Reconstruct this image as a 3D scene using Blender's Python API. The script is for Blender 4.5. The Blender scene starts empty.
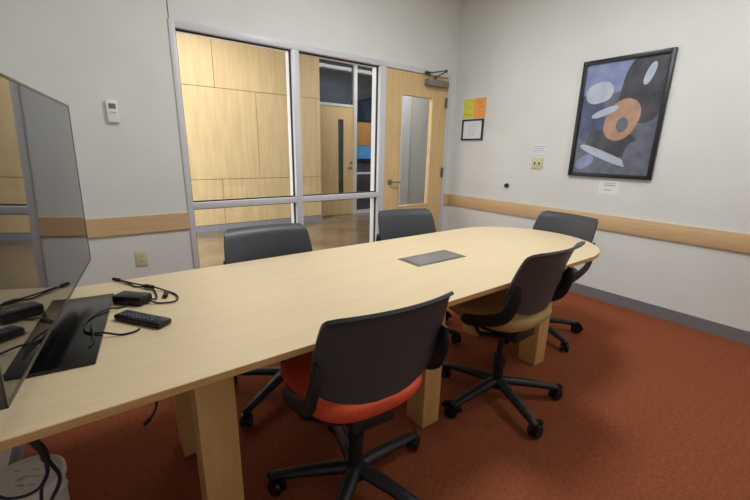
import bpy, bmesh, math, random
from mathutils import Vector, Matrix
random.seed(7)
PI = math.pi
scene = bpy.context.scene
COL = scene.collection

# ------------------------------------------------------------------ camera
cam_d = bpy.data.cameras.new('camera')
cam_d.sensor_width = 36.0
cam_d.lens = 375.98 / 750 * 36.0
cam_d.clip_start = 0.02
cam = bpy.data.objects.new('camera', cam_d)
COL.objects.link(cam)
YAW, PITCH, ROLL = 0.6420958, -0.2566242, 0.0205872
fw = Vector((math.sin(YAW) * math.cos(PITCH), math.cos(YAW) * math.cos(PITCH), math.sin(PITCH)))
rt = Vector((math.cos(YAW), -math.sin(YAW), 0))
up = rt.cross(fw)
r2 = rt * math.cos(ROLL) + up * math.sin(ROLL)
u2 = up * math.cos(ROLL) - rt * math.sin(ROLL)
m = Matrix((r2, u2, -fw)).transposed().to_4x4()
m.translation = Vector((-3.64064, -3.32099, 1.29407))
cam.matrix_world = m
scene.camera = cam

# ------------------------------------------------------------------ world, lights, exposure
world = bpy.data.worlds.new('world')
scene.world = world
world.use_nodes = True
world.node_tree.nodes['Background'].inputs[0].default_value = (0.9, 0.95, 1.0, 1)
world.node_tree.nodes['Background'].inputs[1].default_value = 0.2
vs = scene.view_settings
vs.view_transform = 'Standard'
vs.look = 'None'
vs.gamma = 1.0
vs.exposure = 0.0
vs.use_curve_mapping = False


def area_light(name, loc, rot, sx, sy, power, color):
    d = bpy.data.lights.new(name, 'AREA')
    d.shape = 'RECTANGLE'
    d.size, d.size_y = sx, sy
    d.energy = power
    d.color = color
    o = bpy.data.objects.new(name, d)
    o.location = loc
    o.rotation_euler = rot
    COL.objects.link(o)
    return o


COOL = (0.93, 0.975, 1.0)
area_light('ceiling_lamp', (-1.95, -1.8, 3.03), (0, 0, 0), 0.55, 0.55, 47, COOL)
area_light('ceiling_lamp', (-1.0, -3.3, 3.03), (0, 0, 0), 0.55, 0.55, 18, COOL)
area_light('ceiling_lamp', (-3.1, -1.6, 3.03), (0, 0, 0), 0.55, 0.55, 5, COOL)
area_light('hall_lamp', (-2.4, 1.9, 2.98), (0, 0, 0), 1.6, 0.4, 34, (1.0, 0.95, 0.87))
area_light('office_fill', (1.0, 3.95, 2.9), (0, 0, 0), 1.0, 0.4, 14, (0.9, 0.96, 1.0))  # added unseen fill, brightens the bluish office wall behind the sidelight
area_light('hall_lamp', (1.3, 2.6, 2.98), (0, 0, 0), 2.0, 0.3, 27, (1.0, 0.98, 0.95))
area_light('hall_daylight', (-4.9, 1.5, 1.3), (0, -PI / 2, 0), 2.0, 2.4, 130, (0.9, 0.95, 1.0))


# ------------------------------------------------------------------ materials
def lin(c):
    out = []
    for v in c:
        v /= 255.0
        out.append(v / 12.92 if v <= 0.04045 else ((v + 0.055) / 1.055) ** 2.4)
    return (*out, 1.0)


def mat(name, rgb, rough=0.6, metal=0.0, spec=0.5, coat=0.0):
    M = bpy.data.materials.new(name)
    M.use_nodes = True
    b = M.node_tree.nodes['Principled BSDF']
    b.inputs['Base Color'].default_value = lin(rgb)
    b.inputs['Roughness'].default_value = rough
    b.inputs['Metallic'].default_value = metal
    b.inputs['Specular IOR Level'].default_value = spec
    b.inputs['Coat Weight'].default_value = coat
    return M


def noisy(name, c1, c2, scale=(1, 1, 1), nscale=8, rough=0.6, detail=4, bump=0.0, bump_scale=200, spec=0.5, lo=0.35, hi=0.65):
    M = mat(name, c1, rough, spec=spec)
    nt = M.node_tree
    b = nt.nodes['Principled BSDF']
    tc = nt.nodes.new('ShaderNodeTexCoord')
    mp = nt.nodes.new('ShaderNodeMapping')
    mp.inputs['Scale'].default_value = scale
    nz = nt.nodes.new('ShaderNodeTexNoise')
    nz.inputs['Scale'].default_value = nscale
    nz.inputs['Detail'].default_value = detail
    cr = nt.nodes.new('ShaderNodeValToRGB')
    cr.color_ramp.elements[0].color = lin(c1)
    cr.color_ramp.elements[1].color = lin(c2)
    cr.color_ramp.elements[0].position = lo
    cr.color_ramp.elements[1].position = hi
    nt.links.new(tc.outputs['Object'], mp.inputs[0])
    nt.links.new(mp.outputs[0], nz.inputs['Vector'])
    nt.links.new(nz.outputs['Fac'], cr.inputs[0])
    nt.links.new(cr.outputs[0], b.inputs['Base Color'])
    if bump:
        n2 = nt.nodes.new('ShaderNodeTexNoise')
        n2.inputs['Scale'].default_value = bump_scale
        n2.inputs['Detail'].default_value = 3
        bp = nt.nodes.new('ShaderNodeBump')
        bp.inputs['Strength'].default_value = bump
        bp.inputs['Distance'].default_value = 0.004
        nt.links.new(tc.outputs['Object'], n2.inputs['Vector'])
        nt.links.new(n2.outputs['Fac'], bp.inputs['Height'])
        nt.links.new(bp.outputs[0], b.inputs['Normal'])
    return M


def glass(name, tint, ior=1.45, gloss_rough=0.0):
    M = bpy.data.materials.new(name)
    M.use_nodes = True
    nt = M.node_tree
    nt.nodes.clear()
    out = nt.nodes.new('ShaderNodeOutputMaterial')
    mx = nt.nodes.new('ShaderNodeMixShader')
    fr = nt.nodes.new('ShaderNodeFresnel')
    # same reflectance on both faces of the pane
    ge = nt.nodes.new('ShaderNodeNewGeometry')
    mr = nt.nodes.new('ShaderNodeMapRange')
    mr.inputs['To Min'].default_value = ior
    mr.inputs['To Max'].default_value = 1.0 / ior
    nt.links.new(ge.outputs['Backfacing'], mr.inputs['Value'])
    nt.links.new(mr.outputs[0], fr.inputs['IOR'])
    tr = nt.nodes.new('ShaderNodeBsdfTransparent')
    tr.inputs[0].default_value = (*tint, 1)
    gl = nt.nodes.new('ShaderNodeBsdfGlossy')
    gl.inputs['Roughness'].default_value = gloss_rough
    nt.links.new(fr.outputs[0], mx.inputs[0])
    nt.links.new(tr.outputs[0], mx.inputs[1])
    nt.links.new(gl.outputs[0], mx.inputs[2])
    nt.links.new(mx.outputs[0], out.inputs[0])
    return M


MAT = {
    'wall': noisy('wall_paint', (220, 220, 216), (224, 224, 220), nscale=3, rough=0.85, bump=0.05, bump_scale=400, spec=0.2),
    'ceiling': mat('ceiling_white', (235, 232, 224), 0.9),
    'carpet': noisy('carpet_rust', (126, 68, 44), (142, 78, 52), nscale=60, rough=0.97, detail=6, bump=0.2, bump_scale=500, spec=0.1),
    'base': mat('baseboard_grey', (120, 117, 120), 0.55),
    'hallbase': mat('hall_baseboard', (150, 150, 162), 0.5),
    'rail': noisy('maple_rail', (206, 171, 126), (214, 182, 138), (1.2, 1.2, 14), 4, 0.45),
    'maple': noisy('maple_door', (212, 180, 128), (222, 192, 140), (12, 12, 1.0), 3, 0.42),
    'panel': noisy('maple_panel', (218, 190, 142), (230, 204, 158), (7, 7, 0.7), 2.2, 0.4),
    'table': noisy('maple_laminate', (211, 189, 151), (216, 195, 158), (1.2, 16, 16), 3, 0.42, spec=0.4),
    'leg': noisy('maple_leg', (208, 166, 106), (218, 178, 118), (14, 14, 1.2), 3, 0.45),
    'edge': noisy('maple_edge', (190, 146, 92), (200, 158, 104), (3, 3, 30), 3, 0.45),
    'alu': mat('painted_aluminium', (208, 207, 210), 0.38, 0.0),
    'gasket': mat('dark_gasket', (40, 38, 40), 0.7),
    'glass': glass('clear_glass', (0.96, 0.97, 0.97)),
    'dimglass': glass('grey_glass', (0.45, 0.48, 0.52)),
    'steel': mat('brushed_steel', (150, 148, 146), 0.35, 0.85),
    'closer': mat('closer_silver', (140, 138, 136), 0.4, 0.5),
    'darkmetal': mat('dark_metal', (70, 66, 64), 0.4, 0.6),
    'shell': mat('chair_shell_plastic', (63, 65, 69), 0.42, spec=0.4),
    'frame': mat('chair_frame_plastic', (30, 30, 32), 0.45, spec=0.4),
    'caster': mat('caster_plastic', (22, 22, 24), 0.4),
    'red': noisy('seat_orange_red', (206, 72, 40), (222, 84, 48), nscale=120, rough=0.85, bump=0.2, bump_scale=600),
    'tan': noisy('seat_tan', (170, 138, 86), (182, 150, 96), nscale=120, rough=0.85, bump=0.2, bump_scale=600),
    'olive': noisy('seat_brown', (118, 98, 68), (130, 108, 76), nscale=120, rough=0.85, bump=0.2, bump_scale=600),
    'blackgloss': mat('black_gloss', (14, 14, 15), 0.2),
    'black': mat('black_plastic', (20, 20, 21), 0.4),
    'rubber': mat('black_rubber', (16, 16, 18), 0.55),
    'bluecord': mat('navy_cord', (24, 26, 60), 0.5),
    'bezel': mat('bezel_grey', (96, 90, 80), 0.35, 0.6),
    'white': mat('white_plastic', (232, 232, 230), 0.5),
    'lcd': mat('grey_lcd', (110, 116, 112), 0.3),
    'keys': mat('dark_blue_keys', (78, 84, 100), 0.4),
    'ivory': mat('ivory_plastic', (206, 200, 164), 0.5),
    'slot': mat('dark_slot', (50, 46, 38), 0.6),
    'paper': mat('white_paper', (226, 226, 232), 0.8),
    'ink': mat('faint_ink', (170, 172, 180), 0.8),
    'yellow': mat('yellow_paper', (214, 212, 76), 0.8),
    'yellowink': mat('yellow_paper_print', (186, 176, 60), 0.8),
    'orange': mat('orange_paper', (246, 166, 92), 0.8),
    'orangeink': mat('orange_paper_print', (222, 136, 76), 0.8),
    'picframe': mat('black_picture_frame', (24, 24, 27), 0.4),
    'concrete': noisy('polished_concrete', (112, 98, 80), (146, 128, 106), nscale=1.6, rough=0.22, detail=8),
    'hallwall': mat('hall_paint', (196, 194, 188), 0.8),
    'dark': mat('dark_room', (92, 104, 116), 0.8),
    'blueposter': mat('blue_poster', (70, 150, 215), 0.7),
    'board': mat('tan_board', (176, 130, 72), 0.8),
    'bin': noisy('white_bin_plastic', (228, 226, 220), (234, 232, 226), nscale=6, rough=0.6),
    'scuff': mat('grey_scuff', (176, 172, 164), 0.8),
    'seam': mat('panel_seam', (120, 92, 54), 0.7),
    'slate': noisy('print_slate', (88, 91, 106), (118, 121, 136), (1, 1, 1), 9, 0.3, 6, lo=.3, hi=.7),
    'periw': noisy('print_periwinkle', (118, 128, 166), (148, 158, 196), (1, 1, 1), 9, 0.3, 6, lo=.3, hi=.7),
    'ice': noisy('print_ice', (166, 174, 190), (196, 204, 220), (1, 1, 1), 9, 0.3, 6, lo=.3, hi=.7),
    'char': noisy('print_charcoal', (56, 55, 62), (86, 85, 92), (1, 1, 1), 9, 0.3, 6, lo=.3, hi=.7),
    'tanp': noisy('print_tan', (162, 126, 100), (192, 156, 130), (1, 1, 1), 9, 0.3, 6, lo=.3, hi=.7),
    'navyp': noisy('print_navy', (60, 66, 98), (90, 96, 128), (1, 1, 1), 9, 0.3, 6, lo=.3, hi=.7),
}


def screen_material():
    M = mat('glossy_screen', (26, 25, 23), 0.03, spec=0.5)
    b = M.node_tree.nodes['Principled BSDF']
    b.inputs['IOR'].default_value = 1.7
    return M


MAT['screen'] = screen_material()


# ------------------------------------------------------------------ helpers
def props(o, label=None, cat=None, group=None, kind=None):
    if label: o['label'] = label
    if cat: o['category'] = cat
    if group: o['group'] = group
    if kind: o['kind'] = kind
    return o


def thing(name, label, cat, loc=(0, 0, 0), rz=0.0, group=None, kind=None):
    o = bpy.data.objects.new(name, None)
    o.empty_display_size = 0.1
    o.location = loc
    o.rotation_euler = (0, 0, rz)
    COL.objects.link(o)
    return props(o, label, cat, group, kind)


def build(name, bm, mats, parent=None, smooth=False, loc=None):
    me = bpy.data.meshes.new(name)
    bmesh.ops.recalc_face_normals(bm, faces=bm.faces)
    if smooth:
        for f in bm.faces: f.smooth = True
    bm.to_mesh(me)
    bm.free()
    if not isinstance(mats, (list, tuple)): mats = [mats]
    for k in mats: me.materials.append(MAT[k])
    if smooth:
        try: me.set_sharp_from_angle(angle=math.radians(42))
        except Exception: pass
    o = bpy.data.objects.new(name, me)
    COL.objects.link(o)
    if parent: o.parent = parent
    if loc: o.location = loc
    return o


def add_box(bm, a, b, bevel=0.0, mi=0, segs=2):
    x0, x1 = sorted((a[0], b[0])); y0, y1 = sorted((a[1], b[1])); z0, z1 = sorted((a[2], b[2]))
    t = bmesh.new()
    vs_ = [t.verts.new(p) for p in ((x0, y0, z0), (x1, y0, z0), (x1, y1, z0), (x0, y1, z0), (x0, y0, z1), (x1, y0, z1), (x1, y1, z1), (x0, y1, z1))]
    for q in ((0, 3, 2, 1), (4, 5, 6, 7), (0, 1, 5, 4), (1, 2, 6, 5), (2, 3, 7, 6), (3, 0, 4, 7)):
        t.faces.new([vs_[i] for i in q])
    if bevel > 0:
        bmesh.ops.bevel(t, geom=t.edges[:], offset=bevel, segments=segs, affect='EDGES', profile=0.5)
    merge(bm, t, mi)


def merge(bm, t, mi=0):
    mp = {}
    for v in t.verts: mp[v] = bm.verts.new(v.co)
    for f in t.faces:
        try:
            nf = bm.faces.new([mp[v] for v in f.verts])
            nf.material_index = mi
            nf.smooth = f.smooth
        except ValueError: pass
    t.free()


def box(name, a, b, k, parent=None, bevel=0.0):
    bm = bmesh.new()
    add_box(bm, a, b, bevel)
    return build(name, bm, k, parent, smooth=bevel > 0)


def add_cyl(bm, c, r, h, axis='z', n=24, r2=None, mi=0, bevel=0.0):
    t = bmesh.new()
    bmesh.ops.create_cone(t, cap_ends=True, segments=n, radius1=r, radius2=r if r2 is None else r2, depth=h)
    if bevel:
        es = [e for e in t.edges if len(e.link_faces) == 2 and any(len(f.verts) > 4 for f in e.link_faces)]
        bmesh.ops.bevel(t, geom=es, offset=bevel, segments=2, affect='EDGES')
    if axis == 'x': bmesh.ops.rotate(t, verts=t.verts, matrix=Matrix.Rotation(PI / 2, 3, 'Y'))
    if axis == 'y': bmesh.ops.rotate(t, verts=t.verts, matrix=Matrix.Rotation(PI / 2, 3, 'X'))
    bmesh.ops.translate(t, verts=t.verts, vec=c)
    merge(bm, t, mi)


def smooth_path(pts, n=8):
    P = [Vector(p) for p in pts]
    if len(P) < 3: return P
    Q = [P[0] * 2 - P[1]] + P + [P[-1] * 2 - P[-2]]
    out = []
    for i in range(1, len(Q) - 2):
        a, b, c, d = Q[i - 1], Q[i], Q[i + 1], Q[i + 2]
        for k in range(n):
            t = k / n
            out.append(0.5 * ((2 * b) + (c - a) * t + (2 * a - 5 * b + 4 * c - d) * t * t + (3 * b - a - 3 * c + d) * t ** 3))
    out.append(P[-1])
    return out


def add_sweep(bm, pts, rx, rz=None, n=12, ref=(0, 0, 1), mi=0, radii=None):
    """sweep an ellipse along a path; radii: optional scale per point; ref: direction of the rz half axis"""
    rz = rx if rz is None else rz
    P = [Vector(p) for p in pts]
    rings = []
    ref = Vector(ref)
    for i, p in enumerate(P):
        t = (P[min(i + 1, len(P) - 1)] - P[max(i - 1, 0)]).normalized()
        s = t.cross(ref)
        if s.length < 1e-3: s = t.cross(Vector((1, 0, 0.01)))
        s.normalize()
        w = s.cross(t).normalized()
        k = radii[i] if radii else 1.0
        rings.append([bm.verts.new(p + s * (rx * k * math.cos(a)) + w * (rz * k * math.sin(a))) for a in [2 * PI * j / n for j in range(n)]])
    for i in range(len(rings) - 1):
        for j in range(n):
            f = bm.faces.new((rings[i][j], rings[i][(j + 1) % n], rings[i + 1][(j + 1) % n], rings[i + 1][j]))
            f.material_index = mi
    for r in (rings[0], rings[-1]):
        f = bm.faces.new(r)
        f.material_index = mi


def cord(name, pts, r, k, parent=None, n=8):
    bm = bmesh.new()
    add_sweep(bm, smooth_path(pts, 8), r, n=n)
    return build(name, bm, k, parent, smooth=True)


def add_prism(bm, outline, z0, z1, mi=0, bevel=0.0):
    t = bmesh.new()
    lo = [t.verts.new((x, y, z0)) for x, y in outline]
    hi = [t.verts.new((x, y, z1)) for x, y in outline]
    t.faces.new(lo[::-1])
    top = t.faces.new(hi)
    n = len(lo)
    for i in range(n): t.faces.new((lo[i], lo[(i + 1) % n], hi[(i + 1) % n], hi[i]))
    if bevel:
        es = [e for e in t.edges if abs(e.verts[0].co.z - e.verts[1].co.z) < 1e-6]
        bmesh.ops.bevel(t, geom=es, offset=bevel, segments=3, affect='EDGES', profile=0.5)
    merge(bm, t, mi)


def add_lathe(bm, prof, c=(0, 0, 0), n=32, mi=0):
    rings = []
    for r, z in prof:
        if r < 1e-5: rings.append([bm.verts.new((c[0], c[1], c[2] + z))])
        else: rings.append([bm.verts.new((c[0] + r * math.cos(2 * PI * j / n), c[1] + r * math.sin(2 * PI * j / n), c[2] + z)) for j in range(n)])
    for a, b in zip(rings, rings[1:]):
        for j in range(n):
            k = (j + 1) % n
            if len(a) == 1 and len(b) == 1: continue
            if len(a) == 1: f = bm.faces.new((a[0], b[k], b[j]))
            elif len(b) == 1: f = bm.faces.new((a[j], a[k], b[0]))
            else: f = bm.faces.new((a[j], a[k], b[k], b[j]))
            f.material_index = mi


def struct(o, label, cat):
    return props(o, label, cat, kind='structure')


# ------------------------------------------------------------------ room shell
XJ, XM0, XM1, XR0, XR1, XD = -3.053, -2.102, -2.040, -1.140, -1.062, -0.094
ZT, ZI, ZM0, ZM1 = 2.185, 2.134, 0.808, 0.860
XL, YR, ZC = -4.05, -4.4, 3.06
DL = XD - 0.05   # door opening right

struct(box('floor', (XL, YR, -0.05), (0, 0, 0), 'carpet'), 'rust red carpet covering the meeting room floor', 'floor')
struct(box('ceiling', (XL - .1, YR - .1, ZC), (0.1, 0.12, ZC + .05), 'ceiling'), 'plain white ceiling above the meeting room', 'ceiling')
bm = bmesh.new()
add_box(bm, (XL - .1, 0, 0), (XJ, 0.12, ZC))
add_box(bm, (XJ, 0, ZT), (XD, 0.12, ZC))
add_box(bm, (XD, 0, 0), (0, 0.12, ZC))
struct(build('wall_back', bm, 'wall'), 'cream painted wall holding the glazed screen and door', 'wall')
struct(box('wall_right', (0, YR - .1, 0), (0.1, 0.12, ZC), 'wall'), 'cream painted wall with the framed print', 'wall')
struct(box('wall_left', (XL - .1, YR - .1, 0), (XL, 0, ZC), 'wall'), 'cream painted wall behind the television', 'wall')
struct(box('wall_rear', (XL, YR - .1, 0), (0, YR, ZC), 'wall'), 'cream painted wall opposite the glazed screen', 'wall')
struct(box('baseboard_right', (-0.012, YR + .012, 0), (-0.0005, -0.0125, 0.098), 'base'), 'grey rubber baseboard along the wall with the framed print', 'baseboard')
bm = bmesh.new()
add_box(bm, (XL + .0125, -0.012, 0), (XJ - .001, -0.0005, 0.098))
add_box(bm, (XD + .001, -0.012, 0), (-.0005, -0.0005, 0.098))
struct(build('baseboard_back', bm, 'base'), 'grey rubber baseboard below the thermostat wall', 'baseboard')
struct(box('baseboard_left', (XL + .0005, YR + .012, 0), (XL + 0.012, -.0005, 0.098), 'base'), 'grey rubber baseboard along the wall behind the television', 'baseboard')
bm = bmesh.new()
add_box(bm, (XL + .02, -0.018, 0.655), (XJ - .001, -0.0005, 0.788), .002)
add_box(bm, (XD + .002, -0.018, 0.655), (-.019, -0.0005, 0.788), .002)
struct(build('trim_1', bm, 'rail'), 'maple chair rail below the thermostat', 'rail')
struct(box('trim_2', (-0.018, YR + .02, 0.655), (-0.0005, -.0005, 0.788), 'rail', bevel=.002), 'long maple chair rail below the framed print', 'rail')
struct(box('trim_3', (XJ + .005, -0.002, ZT + .005), (XJ + .011, -.0003, ZC - .005), 'seam'), 'thin vertical plaster joint above the glazed screen', 'joint')

# glazed screen
w1 = thing('window_1', 'glazed screen in silver aluminium frame beside the maple door', 'window', (0, 0, 0), kind='structure')
FY0, FY1 = -0.012, 0.135
bm = bmesh.new()
add_box(bm, (XJ, FY0, 0), (XJ + .042, FY1, ZT - .0005), .002)
add_box(bm, (XM0, FY0, 0.05), (XM1, FY1, ZI), .002)
add_box(bm, (XR0, FY0, 0), (XR1, FY1, ZI), .002)
add_box(bm, (XJ + .042, FY0, ZI), (XR1, FY1, ZT - .0005), .002)
add_box(bm, (XJ + .042, FY0, 0.0), (XR0, FY1, 0.06), .002)
for a, b in ((XJ + .042, XM0), (XM1, XR0)):
    add_box(bm, (a, FY0, ZM0), (b, FY1, ZM1), .002)
build('window_frame', bm, 'alu', w1, True)
for a, b in ((XJ + .042, XM0), (XM1, XR0)):
    for z0, z1 in ((0.06, ZM0), (ZM1, ZI)):
        bm = bmesh.new()
        g = .010
        for p, q in (((a, z0), (a + g, z1)), ((b - g, z0), (b, z1)), ((a + g, z0), (b - g, z0 + g)), ((a + g, z1 - g), (b - g, z1))):
            add_box(bm, (p[0], .03, p[1]), (q[0], .05, q[1]))
        build('gasket', bm, 'gasket', w1)
        box('pane', (a + .002, .037, z0 + .002), (b - .002, .043, z1 - .002), 'glass', w1)

# door
d1 = thing('door_1', 'maple door with tall glass panel and silver frame', 'door', (XR1, 0, 0), kind='structure')
ox = XR1


def dbox(name, a, b, k, parent=d1, bevel=.002):
    return box(name, (a[0] - ox, a[1], a[2]), (b[0] - ox, b[1], b[2]), k, parent, bevel)


bm = bmesh.new()
add_box(bm, (XR1 - ox + .0005, FY0, ZI), (XD - ox - .0005, FY1, ZT - .0005), .002)
add_box(bm, (DL - ox, FY0, 0), (XD - ox - .0005, FY1, ZI), .002)
build('door_frame', bm, 'alu', d1, True)
LX0, LX1, LZ0, LZ1 = -0.852, -0.362, 0.672, 1.905
DX0, DX1, DZ1 = XR1 + .006, DL - .004, ZI - .006
bm = bmesh.new()
for a, b in (((DX0, .008), (LX0, DZ1)), ((LX1, .008), (DX1, DZ1)), ((LX0, .008), (LX1, LZ0)), ((LX0, LZ1), (LX1, DZ1))):
    add_box(bm, (a[0] - ox, 0.002, a[1]), (b[0] - ox, .046, b[1]))
leaf = build('door_leaf', bm, 'maple', d1)
bm = bmesh.new()
g = .014
for p, q in (((LX0, LZ0), (LX0 + g, LZ1)), ((LX1 - g, LZ0), (LX1, LZ1)), ((LX0 + g, LZ0), (LX1 - g, LZ0 + g)), ((LX0 + g, LZ1 - g), (LX1 - g, LZ1))):
    add_box(bm, (p[0] - ox, -.004, p[1]), (q[0] - ox, .05, q[1]), .002)
build('glazing_bead', bm, 'maple', leaf, True)
dbox('door_glass', (LX0 + .003, .02, LZ0 + .003), (LX1 - .003, .027, LZ1 - .003), 'glass', leaf, 0)
for z in (1.86, 1.06, 0.24):
    bm = bmesh.new()
    add_cyl(bm, (DL - ox - .004, -.012, z), .010, .115, 'z', 12)
    add_box(bm, (DL - ox - .03, -.002, z - .055), (DL - ox - .004, .003, z + .055))
    build('hinge', bm, 'closer', d1, True)
h = bmesh.new()
add_cyl(h, (-.972 - ox, -.006, .966), .03, .014, 'y', 24, bevel=.003)
add_sweep(h, smooth_path([(-.972 - ox, -.01, .966), (-.972 - ox, -.05, .966), (-.955 - ox, -.058, .966), (-.865 - ox, -.056, .966)], 6), .009, .009, 10)
build('door_handle', h, 'steel', d1, True)
cl = dbox('door_closer', (-.515, -.065, 2.018), (-.185, .001, 2.085), 'closer', d1, .006)
bm = bmesh.new()
add_cyl(bm, (-.40 - ox, -.05, 2.101), .016, .034, 'z', 14)
add_sweep(bm, [(-.40 - ox, -.05, 2.105), (-.315 - ox, -.13, 2.165)], .012, .006, 8)
add_sweep(bm, [(-.315 - ox, -.13, 2.175), (-.50 - ox, -.03, 2.14)], .010, .006, 8)
add_cyl(bm, (-.315 - ox, -.13, 2.170), .014, .026, 'z', 12)
add_box(bm, (-.53 - ox, -.045, 2.128), (-.47 - ox, -.011, 2.158), .003)
build('closer_arm', bm, 'darkmetal', cl, True)

# ------------------------------------------------------------------ hallway beyond the glazing
HX0, HX1, HY, HD = -5.0, 3.6, 3.0, 3.3
struct(box('floor_hallway', (HX0, 0.0, -0.05), (HX1, 4.6, 0), 'concrete'), 'polished brown concrete floor of the hallway beyond the glass', 'floor')
struct(box('ceiling_hallway', (HX0, 0.12, 3.0), (HX1, 4.6, ZC), 'ceiling'), 'white hallway ceiling beyond the glass', 'ceiling')
PR = -0.205
wp = thing('wall_hallway', 'maple panelled wall across the hallway', 'wall', (0, HY, 0), kind='structure')
zs = (0.095, 0.818, 2.172, 3.0)
seams = ((-4.4, -3.4, -1.975, PR), (-4.0, -2.65, -1.36, PR), (-4.4, -3.4, -1.978, PR))
bm = bmesh.new()
add_box(bm, (HX0, .02, 0), (PR - .001, .6, 3.0))
build('backing', bm, 'seam', wp)
for row in range(3):
    xs = (HX0,) + seams[row]
    for a, b in zip(xs, xs[1:]):
        box('panel', (a + .004, 0, zs[row] + .004), (b - (.004 if b != PR else 0), .02, zs[row + 1] - .004), 'panel', wp)
struct(box('baseboard_hallway', (HX0, HY - .012, 0), (PR + .01, HY - .0005, 0.09), 'hallbase'), 'grey baseboard under the maple panelled hallway wall', 'baseboard')
# far door wall with door, transom, sidelight
bm = bmesh.new()
add_box(bm, (PR, HD, 2.9), (HX1, HD + .12, 3.0))
add_box(bm, (1.40, HD, 0), (HX1, HD + .12, 2.9))
struct(build('wall_hallway_far', bm, 'hallwall'), 'pale wall at the far end of the hallway', 'wall')
struct(box('trim_4', (1.96, HD - .03, 0), (2.2, HD - .0005, 2.9), 'alu'), 'grey upright trim on the far hallway wall seen through the door glass', 'trim')
struct(box('wall_hallway_side', (HX1, .12, 0), (HX1 + .1, 4.6, 3.0), 'hallwall'), 'pale side wall closing the hallway', 'wall')
struct(box('wall_hallway_office', (PR, 4.5, 0), (HX1, 4.6, 3.0), 'dark'), 'dark wall of the office behind the hallway door', 'wall')
d2 = thing('door_2', 'maple hallway door with narrow dark glass strip', 'door', (PR, HD, 0), kind='structure')
bm = bmesh.new()
a0, a1 = PR + .002, 0.745
for p, q in (((a0 + .03, .01), (.36, 2.115)), ((.485, .01), (a1 - .03, 2.115)), ((.36, .01), (.485, .30)), ((.36, 1.885), (.485, 2.115))):
    add_box(bm, (p[0] - PR, .01, p[1]), (q[0] - PR, .055, q[1]))
lf = build('door_leaf', bm, 'maple', d2)
box('door_glass', (.362 - PR, .03, .302), (.483 - PR, .036, 1.883), 'dimglass', lf)
bm = bmesh.new()
add_cyl(bm, (.635 - PR, .0, .955), .03, .02, 'y', 20)
add_cyl(bm, (.65 - PR, .0, 1.06), .022, .02, 'y', 20)
add_sweep(bm, smooth_path([(.635 - PR, 0, .955), (.635 - PR, -.05, .955), (.61 - PR, -.055, .955), (.53 - PR, -.055, .955)], 5), .01, n=8)
build('door_handle', bm, 'steel', d2, True)
bm = bmesh.new()
add_box(bm, (.002, 0, 0), (.03, .1, 2.9)); add_box(bm, (a1 - .03 - PR, -.01, 0), (a1 + .045 - PR, .1, 2.9))
add_box(bm, (.03, 0, 2.118), (a1 - .03 - PR, .1, 2.168))
build('door_frame', bm, 'alu', d2)
box('transom_pane', (.03, .04, 2.168), (a1 - .03 - PR, .046, 2.9), 'dimglass', d2)
w2 = thing('window_2', 'narrow sidelight window beside the hallway door', 'window', (a1 + .046, HD, 0), kind='structure')
sx = a1 + .046
bm = bmesh.new()
for p, q in (((sx, 0.0), (1.36, .07)), ((sx, .825), (1.36, .865)), ((1.36, 0), (1.40, 2.9))):
    add_box(bm, (p[0] - sx, 0, p[1]), (q[0] - sx, .1, q[1]))
build('window_frame', bm, 'alu', w2)
for z0, z1 in ((.07, .825), (.865, 2.9)):
    box('pane', (.001, .04, z0), (1.36 - sx, .046, z1), 'dimglass', w2)
props(box('poster', (.80, HD + .03, 1.140), (1.21, HD + .034, 1.395), 'blueposter'), 'bright blue poster taped to the hallway sidelight glass', 'poster')
props(box('notice_board', (.81, HD + .025, 1.40), (1.27, HD + .036, 1.86), 'board'), 'tan board above the blue poster in the hallway sidelight', 'board')

# ------------------------------------------------------------------ conference table
TY, HW, XE, AX, TX0 = -1.937, 0.476, -1.452, 0.502, -4.03
tb = thing('conference_table', 'long maple conference table with one rounded end', 'table', (TX0, TY, 0))
out = [(0, -HW)]
N = 48
for i in range(N + 1):
    a = -PI / 2 + PI * i / N
    ca, sa = math.cos(a), math.sin(a)
    e = 2 / 2.05
    out.append((XE - TX0 + AX * math.copysign(abs(ca) ** e, ca), HW * math.copysign(abs(sa) ** e, sa)))
out.append((0, HW))
bm = bmesh.new()
add_prism(bm, out, 0.718, 0.74, bevel=.003)
for f in bm.faces:
    f.material_index = 0 if abs(f.calc_center_median().z - .74) < 1e-4 else 1
build('table_top', bm, ['table', 'edge'], tb)
for x0, x1 in ((-3.482, -3.368), (-2.522, -2.412), (-1.556, -1.442)):
    for y0, y1 in ((-2.236, -2.118), (-1.77, -1.652)):
        box('leg', (x0 - TX0, y0 - TY, 0), (x1 - TX0, y1 - TY, .7175), 'leg', tb, .003)
    box('cross_rail', (x0 - TX0 + .03, -.178, .60), (x1 - TX0 - .03, .17, .7175), 'leg', tb)
bm = bmesh.new()
add_box(bm, (-2.39 - TX0, -2.015 - TY, .7395), (-2.03 - TX0, -1.85 - TY, .7425), .001)
pl = build('power_hatch', bm, 'steel', tb, True)
pl['label'] = 'brushed metal cable hatch'
bm = bmesh.new()
add_box(bm, (-2.372 - TX0, -2.005 - TY, .7427), (-2.048 - TX0, -1.862 - TY, .745), .001)
build('hatch_lid', bm, 'closer', pl, True)


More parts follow.
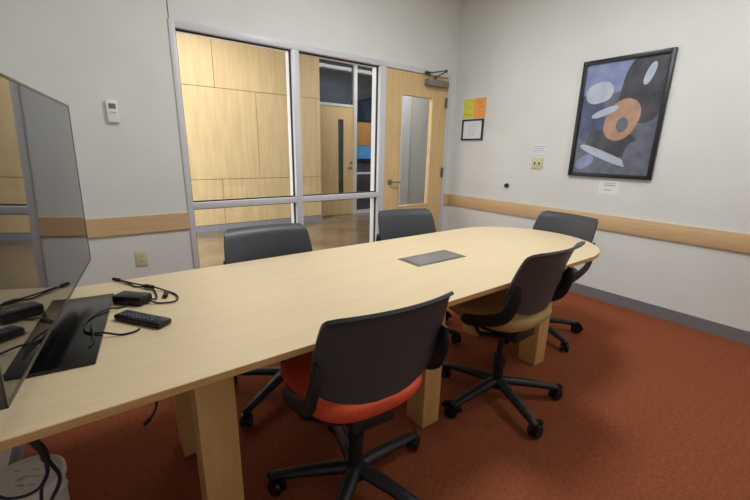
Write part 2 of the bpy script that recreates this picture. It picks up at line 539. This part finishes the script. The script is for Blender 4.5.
# ------------------------------------------------------------------ office chairs (built facing +y, origin on the floor below the gas lift)
def seat_bm():
    bm = bmesh.new()
    A, B, n = .238, .235, 40
    prof = ((.30, .388), (.55, .392), (.78, .404), (.92, .424), (.985, .446), (1.0, .462), (.985, .476), (.94, .485), (.8, .489), (.5, .487), (.2, .485))
    rings = []
    for s, z in prof:
        r = []
        for j in range(n):
            a = 2 * PI * j / n
            c, d = math.cos(a), math.sin(a)
            e = 2 / 3.0
            x = A * s * math.copysign(abs(c) ** e, c)
            y = B * s * math.copysign(abs(d) ** e, d)
            dz = -.035 * max(0, (y - .10) / .13) ** 2 + .010 * (abs(x) / A) ** 2
            r.append(bm.verts.new((x, y + .042, z + dz + .03)))
        rings.append(r)
    for p, q in zip(rings, rings[1:]):
        for j in range(n):
            bm.faces.new((p[j], p[(j + 1) % n], q[(j + 1) % n], q[j]))
    bm.faces.new(rings[0][::-1]); bm.faces.new(rings[-1])
    return bm


BZ0, BZ1 = 0.535, 0.875


def back_point(u, v):
    """u -1..1 across, v 0..1 up the back shell"""
    W = .238 - .018 * (max(0, v - .45) / .55) ** 2
    vb = .36
    if v < vb: W *= (1 - (1 - v / vb) ** 2.3 * .985) ** (1 / 2.3)
    vt = .93
    if v > vt: W -= .020 * ((v - vt) / (1 - vt)) ** 2.2
    x = u * W
    z = BZ0 + (BZ1 - BZ0) * v
    y = -.172 - .078 * v - .030 * max(0, (v - .86) / .14) ** 2 + .010 * math.sin(PI * v)
    y += (.066 - .024 * v) * (x / .24) ** 2
    z -= .006 * max(0, (v - .88) / .12) ** 2
    return Vector((x, y, z))


def back_bm():
    bm = bmesh.new()
    nu, nv = 22, 30
    g = [[bm.verts.new(back_point(-1 + 2 * i / nu, (j / nv) ** 1.25)) for i in range(nu + 1)] for j in range(nv + 1)]
    for j in range(nv):
        for i in range(nu):
            bm.faces.new((g[j][i], g[j][i + 1], g[j + 1][i + 1], g[j + 1][i]))
    bmesh.ops.recalc_face_normals(bm, faces=bm.faces)
    bmesh.ops.solidify(bm, geom=bm.faces[:], thickness=.011)
    return bm


def bracket_bm(s):
    bm = bmesh.new()
    pts = smooth_path([(s * .238, -.190, .715), (s * .239, -.184, .665), (s * .243, -.172, .61), (s * .246, -.142, .555), (s * .248, -.07, .513), (s * .248, .01, .485), (s * .246, .085, .468)], 7)
    L = len(pts)
    rad = [0.45 + .55 * min(1, i / (L * .15)) if i < L * .15 else (1 if i < L - 4 else (.96, .86, .7, .4)[i - L + 4]) for i in range(L)]
    add_sweep(bm, pts, .029, .012, 14, (1, 0, 0), radii=rad)
    return bm


def base_arm_bm(a):
    bm = bmesh.new()
    c, s = math.cos(a), math.sin(a)
    pts = [(c * r, s * r, z) for r, z in ((.02, .105), (.08, .102), (.18, .092), (.27, .08), (.318, .072), (.33, .070))]
    add_sweep(bm, pts, .025, .019, 12, (0, 0, 1), radii=[1.25, 1.2, 1.05, .9, .82, .5])
    return bm


def caster_bm(a, sw):
    bm = bmesh.new()
    t = bmesh.new()
    for sx_ in (-.014, .014):
        add_cyl(t, (sx_, -.012, .028), .028, .017, 'x', 22, bevel=.004)
    add_cyl(t, (0, 0, .056), .009, .03, 'z', 10)
    add_box(t, (-.008, -.02, .022), (.008, .008, .05), .003)
    # hood over the wheels
    hood = []
    for k in range(9):
        b = PI * (.05 + .9 * k / 8)
        hood.append((0, -.012 + .031 * math.cos(b), .028 + .031 * math.sin(b)))
    add_sweep(t, hood, .022, .003, 8, (1, 0, 0))
    bmesh.ops.scale(t, verts=t.verts, vec=(1.12, 1.12, 1.12))
    bmesh.ops.rotate(t, verts=t.verts, matrix=Matrix.Rotation(a + sw, 3, 'Z'))
    bmesh.ops.translate(t, verts=t.verts, vec=(math.cos(a) * .315, math.sin(a) * .315, 0))
    merge(bm, t)
    return bm


def make_chair(label, seat_mat, a0):
    t = thing('office_chair', label, 'chair', (0, 0, 0), 0, 'office chairs around the conference table')
    build('seat', seat_bm(), seat_mat, t, True)
    build('backrest', back_bm(), 'shell', t, True)
    for s in (-1, 1): build('side_bracket', bracket_bm(s), 'frame', t, True)
    bm = bmesh.new()
    add_box(bm, (-.085, -.13, .366), (.085, .10, .42), .008)
    add_sweep(bm, [(-.247, .02, .482), (-.205, -.0, .41), (-.1, -.05, .378), (.1, -.05, .378), (.205, 0, .41), (.247, .02, .482)], .026, .009, 10)
    build('seat_mechanism', bm, 'frame', t, True)
    bm = bmesh.new()
    add_sweep(bm, smooth_path([(.06, .03, .375), (.16, .05, .37), (.23, .06, .366)], 5), .006, n=8)
    add_sweep(bm, [(.215, .057, .367), (.262, .064, .364)], .016, .005, 8)
    build('lever', bm, 'frame', t, True)
    bm = bmesh.new()
    add_cyl(bm, (0, 0, .17), .027, .16, 'z', 20)
    add_cyl(bm, (0, 0, .31), .016, .13, 'z', 16)
    add_cyl(bm, (0, 0, .252), .031, .02, 'z', 20)
    build('gas_lift', bm, 'frame', t, True)
    bm = bmesh.new()
    add_lathe(bm, ((0, .062), (.03, .062), (.048, .075), (.052, .10), (.045, .118), (.03, .128), (0, .128)), n=24)
    build('base_hub', bm, 'frame', t, True)
    for k in range(5):
        a = a0 + 2 * PI * k / 5
        arm = build('base_leg', base_arm_bm(a), 'frame', t, True)
        build('caster', caster_bm(a, random.uniform(0, 6.28)), 'caster', arm, True)
    return t


LOWER = ('gas_lift', 'base_hub', 'base_leg')


def copy_chair(src, label, seat_mat=None, dz=0.0, base_turn=0.0):
    c = src.copy(); COL.objects.link(c); c['label'] = label
    for ch in list(src.children):
        p = ch.copy(); COL.objects.link(p); p.parent = c
        if p.name.startswith('seat.') or p.name == 'seat':
            if seat_mat:
                p.data = ch.data.copy(); p.data.materials[0] = MAT[seat_mat]
        for g_ in list(ch.children):
            q = g_.copy(); COL.objects.link(q); q.parent = p
    return c


def set_chair(c, x, y, heading, dz=0.0, base_turn=0.0, upright=0.0):
    """heading: angle of the direction the sitter faces; dz raises the seat; base_turn spins the star base"""
    c.location = (x, y, 0)
    c.rotation_euler = (0, 0, heading - PI / 2)
    for p in c.children:
        if not p.name.startswith(LOWER): p.location.z += dz
        if upright and p.name.startswith('backrest'):   # tilt of the backrest about its top edge
            piv = Vector((0, -.25, .87))
            rot = Matrix.Rotation(upright, 4, 'X')
            p.matrix_local = Matrix.Translation(p.location + piv) @ rot @ Matrix.Translation(-piv)
        if p.name.startswith(('base_hub', 'base_leg')): p.rotation_euler.z += base_turn


D = math.radians
front = make_chair('office chair with orange-red seat and dark grey backrest nearest the television', 'red', 0.0)
tanc = copy_chair(front, 'office chair with tan seat turned backward to the viewer beside the rounded end', 'tan')
endc = copy_chair(front, 'office chair with brown seat at the rounded table end below the framed print', 'olive')
farl = copy_chair(front, 'dark grey office chair in front of the glazed screen across the table', 'red')
farr = copy_chair(front, 'dark grey office chair in front of the maple door across the table', 'red')
set_chair(front, -2.965, -2.32, D(86), .008, D(7), D(-3))
set_chair(tanc, -2.015, -2.280, D(92), .035, D(-41))
set_chair(endc, -1.115, -1.955, D(172), .008, D(25))
set_chair(farl, -2.92, -1.56, D(-94), .012, D(34))
set_chair(farr, -1.86, -1.47, D(-99), .012, D(-22))

# ------------------------------------------------------------------ television on its stand
NA, NB = -0.121, -0.025
nrm = Vector((math.cos(NB) * math.cos(NA), math.cos(NB) * math.sin(NA), math.sin(NB)))
hh = Vector((0, 0, 1)).cross(nrm).normalized()
uu = nrm.cross(hh)
TVC = nrm * -3.516 + hh * -2.362 + uu * 1.045   # middle of the screen face
tv = thing('television', 'large flat television with glossy dark screen standing on the table', 'television', (-3.785, -1.93, .7406), NA)
inv = Matrix.Translation(Vector((-3.785, -1.93, .74))) @ Matrix.Rotation(NA, 4, 'Z')
inv = inv.inverted()


def tvbox(name, a, b, k, parent, bevel=.0):
    """a, b: (across, up, out of the screen face)"""
    bm = bmesh.new()
    add_box(bm, a, b, bevel)
    R_ = Matrix((hh, uu, nrm)).transposed().to_4x4()
    R_.translation = TVC
    bm.transform(inv @ R_)
    return build(name, bm, k, parent, bevel > 0)


WT, HT = .536, .306
hous = tvbox('housing', (-WT, -HT, -.035), (WT, HT, -.003), 'black', tv, .004)
tvbox('rear_cover', (-WT + .03, -HT - .035, -.075), (WT - .15, HT - .10, -.034), 'black', hous, .012)
tvbox('screen', (-WT + .006, -HT + .010, -.004), (WT - .006, HT - .006, 0), 'screen', tv)
bm = bmesh.new()
for p, q in (((-WT, HT - .006), (WT, HT + .001)), ((-WT, -HT), (WT, -HT + .009)), ((-WT, -HT), (-WT + .006, HT)), ((WT - .006, -HT), (WT, HT))):
    add_box(bm, (p[0], p[1], -.012), (q[0], q[1], .0012), .0004)
R_ = Matrix((hh, uu, nrm)).transposed().to_4x4(); R_.translation = TVC
bm.transform(inv @ R_)
build('bezel', bm, 'bezel', tv, True)
bm = bmesh.new()
add_box(bm, (-.13, -.245, 0.0), (.118, .297, .010), .003)
build('stand_base', bm, 'blackgloss', tv, True)
bm = bmesh.new()
add_box(bm, (-.06, -.07, .009), (-.025, .07, .16), .006)
build('stand_neck', bm, 'black', tv, True)

# ------------------------------------------------------------------ things on the table
b0 = thing('adapter_box', 'small black adapter box on the table beside the television stand', 'adapter', (-3.581, -1.768, .7402), math.atan2(-.097, .099))
bm = bmesh.new()
add_box(bm, (-.058, -.030, 0), (.058, .030, .034), .006)
build('case', bm, 'black', b0, True)
bm = bmesh.new()
add_box(bm, (.056, -.02, .008), (.0615, .012, .026), .002)
build('socket', bm, 'rubber', b0, True)
r0 = thing('remote_control', 'black remote control lying in front of the adapter box', 'remote', (-3.570, -1.969, .7402), math.atan2(-.157, .11))
bm = bmesh.new()
add_box(bm, (-.098, -.026, 0), (.098, .026, .021), .008)
build('case', bm, 'black', r0, True)
bm = bmesh.new()
for i in range(9):
    for j in range(3):
        add_box(bm, (-.082 + i * .0165, -.017 + j * .0125, .0205), (-.071 + i * .0165, -.009 + j * .0125, .0228), .001)
kp = build('keypad', bm, 'keys', r0, True)
zc = .7448
c1 = thing('adapter_cable', 'looped black cable with plugs behind the adapter box', 'cable', (-3.55, -1.65, .74))


def rel(pts, o): return [(p[0] - o.location.x, p[1] - o.location.y, p[2] - o.location.z) for p in pts]


cord('cord', rel([(-3.614, -1.468, zc), (-3.585, -1.514, zc), (-3.56, -1.59, zc), (-3.531, -1.614, zc), (-3.507, -1.655, zc + .004), (-3.502, -1.717, zc), (-3.507, -1.78, zc), (-3.533, -1.815, .757)], c1), .0032, 'rubber', c1)
cord('cord', rel([(-3.60, -1.50, zc + .006), (-3.553, -1.583, zc + .006), (-3.504, -1.657, zc + .007), (-3.467, -1.71, zc), (-3.444, -1.767, zc), (-3.441, -1.818, zc), (-3.457, -1.849, zc), (-3.486, -1.845, zc), (-3.515, -1.826, zc), (-3.534, -1.812, .757)], c1), .0032, 'rubber', c1)
bm = bmesh.new()
add_sweep(bm, rel([(-3.625, -1.452, .748), (-3.607, -1.478, .748)], c1), .008, .007, 10)
build('plug', bm, 'rubber', c1, True)
bm = bmesh.new()
add_sweep(bm, rel([(-3.525, -1.628, .751), (-3.505, -1.66, .751)], c1), .010, .008, 10)
build('ferrite', bm, 'rubber', c1, True)
bm = bmesh.new()
add_sweep(bm, rel([(-3.468, -1.742, .748), (-3.480, -1.79, .748)], c1), .009, .008, 10)
build('plug', bm, 'rubber', c1, True)
z2 = .7545
props(cord('power_cable', [(-3.60, -1.797, .746), (-3.625, -1.806, .744), (-3.652, -1.826, z2), (-3.695, -1.858, z2), (-3.717, -1.904, z2), (-3.722, -1.951, z2), (-3.716, -1.99, z2), (-3.70, -2.010, z2), (-3.673, -2.026, z2), (-3.636, -2.040, .744), (-3.612, -2.044, .744), (-3.596, -2.040, .744), (-3.585, -2.028, .7435)], .0032, 'rubber'), 'black cable curving across the television stand to the remote', 'cable')
props(cord('thin_cable', [(-3.705, -1.93, z2), (-3.703, -1.975, z2 + .004), (-3.700, -2.010, z2 + .0066), (-3.700, -2.045, z2 + .002), (-3.70, -2.065, z2), (-3.71, -2.10, z2)], .0026, 'rubber'), 'short black cable end lying on the television stand', 'cable')

# cords below the table
cc = thing('hanging_cord', 'thin black cord with plug hanging under the table edge', 'cable', (-3.6, -2.25, .7))
cord('cord', rel([(-3.573, -2.25, .7175), (-3.576, -2.25, .66), (-3.579, -2.25, .625), (-3.586, -2.25, .592), (-3.602, -2.25, .568)], cc), .0035, 'rubber', cc)
bm = bmesh.new()
add_sweep(bm, rel([(-3.600, -2.25, .570), (-3.610, -2.25, .562), (-3.617, -2.25, .557)], cc), .006, .006, 10)
build('plug', bm, 'rubber', cc, True)

# waste bin
bn = thing('waste_bin', 'round white lidded bin on the carpet under the television end', 'bin', (-3.936, -1.945, 0), -.6)
bm = bmesh.new()
add_lathe(bm, ((0, 0), (.082, 0), (.088, .006), (.098, .286), (.098, .290), (0, .290)), n=40)
build('bin_body', bm, 'bin', bn, True)
bm = bmesh.new()
add_lathe(bm, ((0, .300), (.085, .300), (.090, .305), (.098, .308), (.1035, .302), (.1045, .288), (.101, .278), (.0995, .291), (0, .291)), n=40)
for k in range(12):
    a, r = random.uniform(0, 6.28), random.uniform(.01, .065)
    x, y = r * math.cos(a), r * math.sin(a)
    add_box(bm, (x - .010, y - .002, .2998), (x + .010, y + .002, .3004), mi=1)
ld = build('bin_lid', bm, ['bin', 'scuff'], bn, True)
bm = bmesh.new()
add_box(bm, (.098, -.016, .272), (.124, .016, .294), .007)
build('lid_tab', bm, 'bin', ld, True)

cb = thing('cable_bundle', 'bundle of black and navy cables dropping from the table edge before the white bin', 'cable', (-3.83, -2.3, .6))
bm = bmesh.new()
add_sweep(bm, smooth_path(rel([(-3.832, -2.314, .713), (-3.828, -2.318, .676), (-3.82, -2.32, .651), (-3.813, -2.318, .63), (-3.812, -2.312, .60)], cb), 4), .0085, n=12)
build('sleeve', bm, 'rubber', cb, True)
cord('cord', rel([(-3.812, -2.31, .605), (-3.805, -2.303, .57), (-3.798, -2.3, .538), (-3.804, -2.3, .509), (-3.82, -2.3, .48), (-3.84, -2.3, .44), (-3.85, -2.3, .34)], cb), .0042, 'rubber', cb)
cord('cord', rel([(-3.812, -2.315, .605), (-3.814, -2.305, .566), (-3.821, -2.3, .542), (-3.832, -2.3, .522), (-3.838, -2.3, .488), (-3.845, -2.3, .44), (-3.85, -2.29, .33)], cb), .0036, 'bluecord', cb)
cord('cord', rel([(-3.814, -2.312, .61), (-3.816, -2.306, .564), (-3.825, -2.303, .540), (-3.841, -2.303, .522), (-3.869, -2.3, .517), (-3.9, -2.3, .537), (-3.93, -2.29, .60), (-3.94, -2.28, .69), (-3.94, -2.28, .7175)], cb), .0032, 'bluecord', cb)

# ------------------------------------------------------------------ things on the walls
th = thing('thermostat', 'white wall thermostat with small grey display', 'thermostat', (-3.463, -.0005, 1.525))
bm = bmesh.new(); add_box(bm, (-.034, -.026, -.072), (.034, 0, .072), .004); build('case', bm, 'white', th, True)
bm = bmesh.new(); add_box(bm, (-.020, -.0275, .018), (.022, -.0255, .052), .001); build('display', bm, 'lcd', th, True)
bm = bmesh.new()
for i in range(3): add_box(bm, (-.018 + .014 * i, -.0275, -.012), (-.008 + .014 * i, -.0255, -.004), .0005)
build('button', bm, 'ink', th)


def outlet(name, label, loc, rz, sockets):
    o = thing(name, label, 'outlet', loc, rz)
    bm = bmesh.new(); add_box(bm, (-.038, -.007, -.060), (.038, 0, .060), .003); build('cover_plate', bm, 'ivory', o, True)
    for z in sockets:
        bm = bmesh.new()
        add_cyl(bm, (0, -.007, z), .017, .004, 'y', 20, mi=0)
        for xx in (-.006, .006): add_box(bm, (xx - .0015, -.0096, z - .003), (xx + .0015, -.0088, z + .006), mi=1)
        add_cyl(bm, (0, -.0092, z - .009), .0025, .001, 'y', 8, mi=1)
        build('socket', bm, ['ivory', 'slot'], o)
    return o


outlet('power_outlet', 'ivory duplex power outlet below the chair rail near the television', (-3.417, -.0005, .455), 0, (-.02, .02))
sw = thing('switch_plate', 'ivory double switch plate under a paper note beside the framed print', 'switch', (-.0005, -1.164, 1.209), -PI / 2)
bm = bmesh.new(); add_box(bm, (-.059, -.007, -.056), (.059, 0, .056), .003); build('cover_plate', bm, 'ivory', sw, True)
for xx in (-.024, .024):
    bm = bmesh.new(); add_box(bm, (xx - .005, -.016, -.010), (xx + .005, -.006, .012), .002); build('toggle', bm, 'slot', sw, True)


def sheet(name, label, cat, y0, y1, z0, z1, k, ink, lines, group=None):
    """paper fixed flat on the right wall; y0 > y1 from the corner outward"""
    o = thing(name, label, cat, (-.0005, (y0 + y1) / 2, (z0 + z1) / 2), -PI / 2, group)
    w, h_ = abs(y0 - y1) / 2, (z1 - z0) / 2
    bm = bmesh.new(); add_box(bm, (-w, -.002, -h_), (w, 0, h_))
    for a, b, t0, t1 in lines:
        add_box(bm, (-w + 2 * w * a, -.0026, -h_ + 2 * h_ * t0), (-w + 2 * w * b, -.0018, -h_ + 2 * h_ * t1), mi=1)
    build('sheet', bm, [k, ink], o)
    return o


sheet('flyer', 'yellow flyer taped beside the door above the framed notice', 'flyer', -.148, -.300, 1.69, 1.90, 'yellow', 'yellowink', [(.1, .9, .15, .2), (.1, .5, .24, .27), (.3, .85, .5, .53), (.3, .8, .58, .61)])
sheet('flyer', 'orange flyer taped to the wall overlapping the yellow one', 'flyer', -.302, -.464, 1.685, 1.90, 'orange', 'orangeink', [(.3, .75, .8, .83), (.35, .75, .7, .73), (.4, .8, .55, .58), (.3, .7, .3, .33)])
nf = thing('framed_notice', 'small black framed notice below the yellow and orange flyers', 'notice', (-.0005, -.304, 1.559), -PI / 2)
bm = bmesh.new()
w, h_, g = .153, .117, .018
for p, q in (((-w, -h_), (-w + g, h_)), ((w - g, -h_), (w, h_)), ((-w + g, -h_), (w - g, -h_ + g)), ((-w + g, h_ - g), (w - g, h_))):
    add_box(bm, (p[0], -.018, p[1]), (q[0], 0, q[1]), .001)
build('frame', bm, 'picframe', nf, True)
bm = bmesh.new(); add_box(bm, (-w + g, -.008, -h_ + g), (w - g, -.001, h_ - g))
for t in (.06, .035, .005, -.02, -.045, -.068): add_box(bm, (-.07, -.0086, t), (.06 + t * .3, -.0078, t + .005), mi=1)
build('sheet', bm, ['paper', 'ink'], nf)
sheet('paper_note', 'pale paper note fixed above the ivory switch plate', 'note', -1.088, -1.246, 1.285, 1.398, 'paper', 'ink', [(.1, .9, .75, .8), (.1, .8, .6, .64), (.1, .85, .45, .49), (.1, .6, .3, .34)])
cp = sheet('caption_card', 'white caption card under the framed print', 'card', -1.783, -1.950, .965, 1.088, 'white', 'ink', [(.25, .78, .78, .83), (.25, .82, .62, .70), (.25, .62, .3, .36)])
ds = thing('wall_bumper', 'small round dark metal door bumper above the chair rail', 'bumper', (-.0005, -.84, .961), -PI / 2)
bm = bmesh.new(); add_cyl(bm, (0, -.006, 0), .030, .012, 'y', 24, bevel=.003); build('rose', bm, 'steel', ds, True)
bm = bmesh.new(); add_cyl(bm, (0, -.02, 0), .021, .018, 'y', 20, bevel=.005); build('rubber_tip', bm, 'rubber', ds, True)

# framed print: a plain abstract of ovals and bands
fp = thing('framed_print', 'large black framed abstract print in blue grey and tan', 'picture', (-.0005, -1.835, 1.6), -PI / 2)
W2, H2, g = .336, .488, .032
bm = bmesh.new()
for p, q in (((-W2, -H2), (-W2 + g, H2)), ((W2 - g, -H2), (W2, H2)), ((-W2 + g, -H2), (W2 - g, -H2 + g)), ((-W2 + g, H2 - g), (W2 - g, H2))):
    add_box(bm, (p[0], -.028, p[1]), (q[0], 0, q[1]), .002)
build('frame', bm, 'picframe', fp, True)
bm = bmesh.new()
iw, ih = W2 - g, H2 - g
add_box(bm, (-iw, -.010, -ih), (iw, -.001, ih), mi=0)
layer = [0]


def blob(cx, cy, rx, ry, rot, mi, sup=2.0, clip=True):
    layer[0] += 1
    y = -.010 - .0002 * layer[0]
    vs_ = []
    for j in range(40):
        a = 2 * PI * j / 40
        px = rx * math.copysign(abs(math.cos(a)) ** (2 / sup), math.cos(a))
        pz = ry * math.copysign(abs(math.sin(a)) ** (2 / sup), math.sin(a))
        x = cx + px * math.cos(rot) - pz * math.sin(rot)
        z = cy + px * math.sin(rot) + pz * math.cos(rot)
        vs_.append(bm.verts.new((max(-iw, min(iw, x)) , y, max(-ih, min(ih, z)))))
    f = bm.faces.new(vs_)
    f.material_index = mi


# slots: slate, periwinkle, ice, charcoal, tan, navy
blob(-.14, .34, .26, .15, .25, 1, 4)
blob(-.22, .02, .12, .20, .1, 5, 3)
blob(.17, .22, .17, .26, -.12, 3, 3)
blob(-.17, .22, .11, .085, .2, 2, 2.4)
blob(-.02, -.20, .20, .11, -.15, 3, 2.6)
blob(.04, -.01, .125, .17, -.35, 4, 2.2)
blob(.05, -.05, .045, .06, 0, 0, 2)
blob(-.10, .06, .11, .03, .35, 2, 2.2)
blob(-.06, -.30, .22, .032, -.38, 2, 2.6)
blob(-.21, -.36, .085, .05, .6, 1, 2.2)
blob(.19, .33, .03, .085, -.3, 2, 2.2)
blob(.20, -.30, .10, .12, 0, 0, 2.4)
build('print', bm, ['slate', 'periw', 'ice', 'char', 'tanp', 'navyp'], fp)
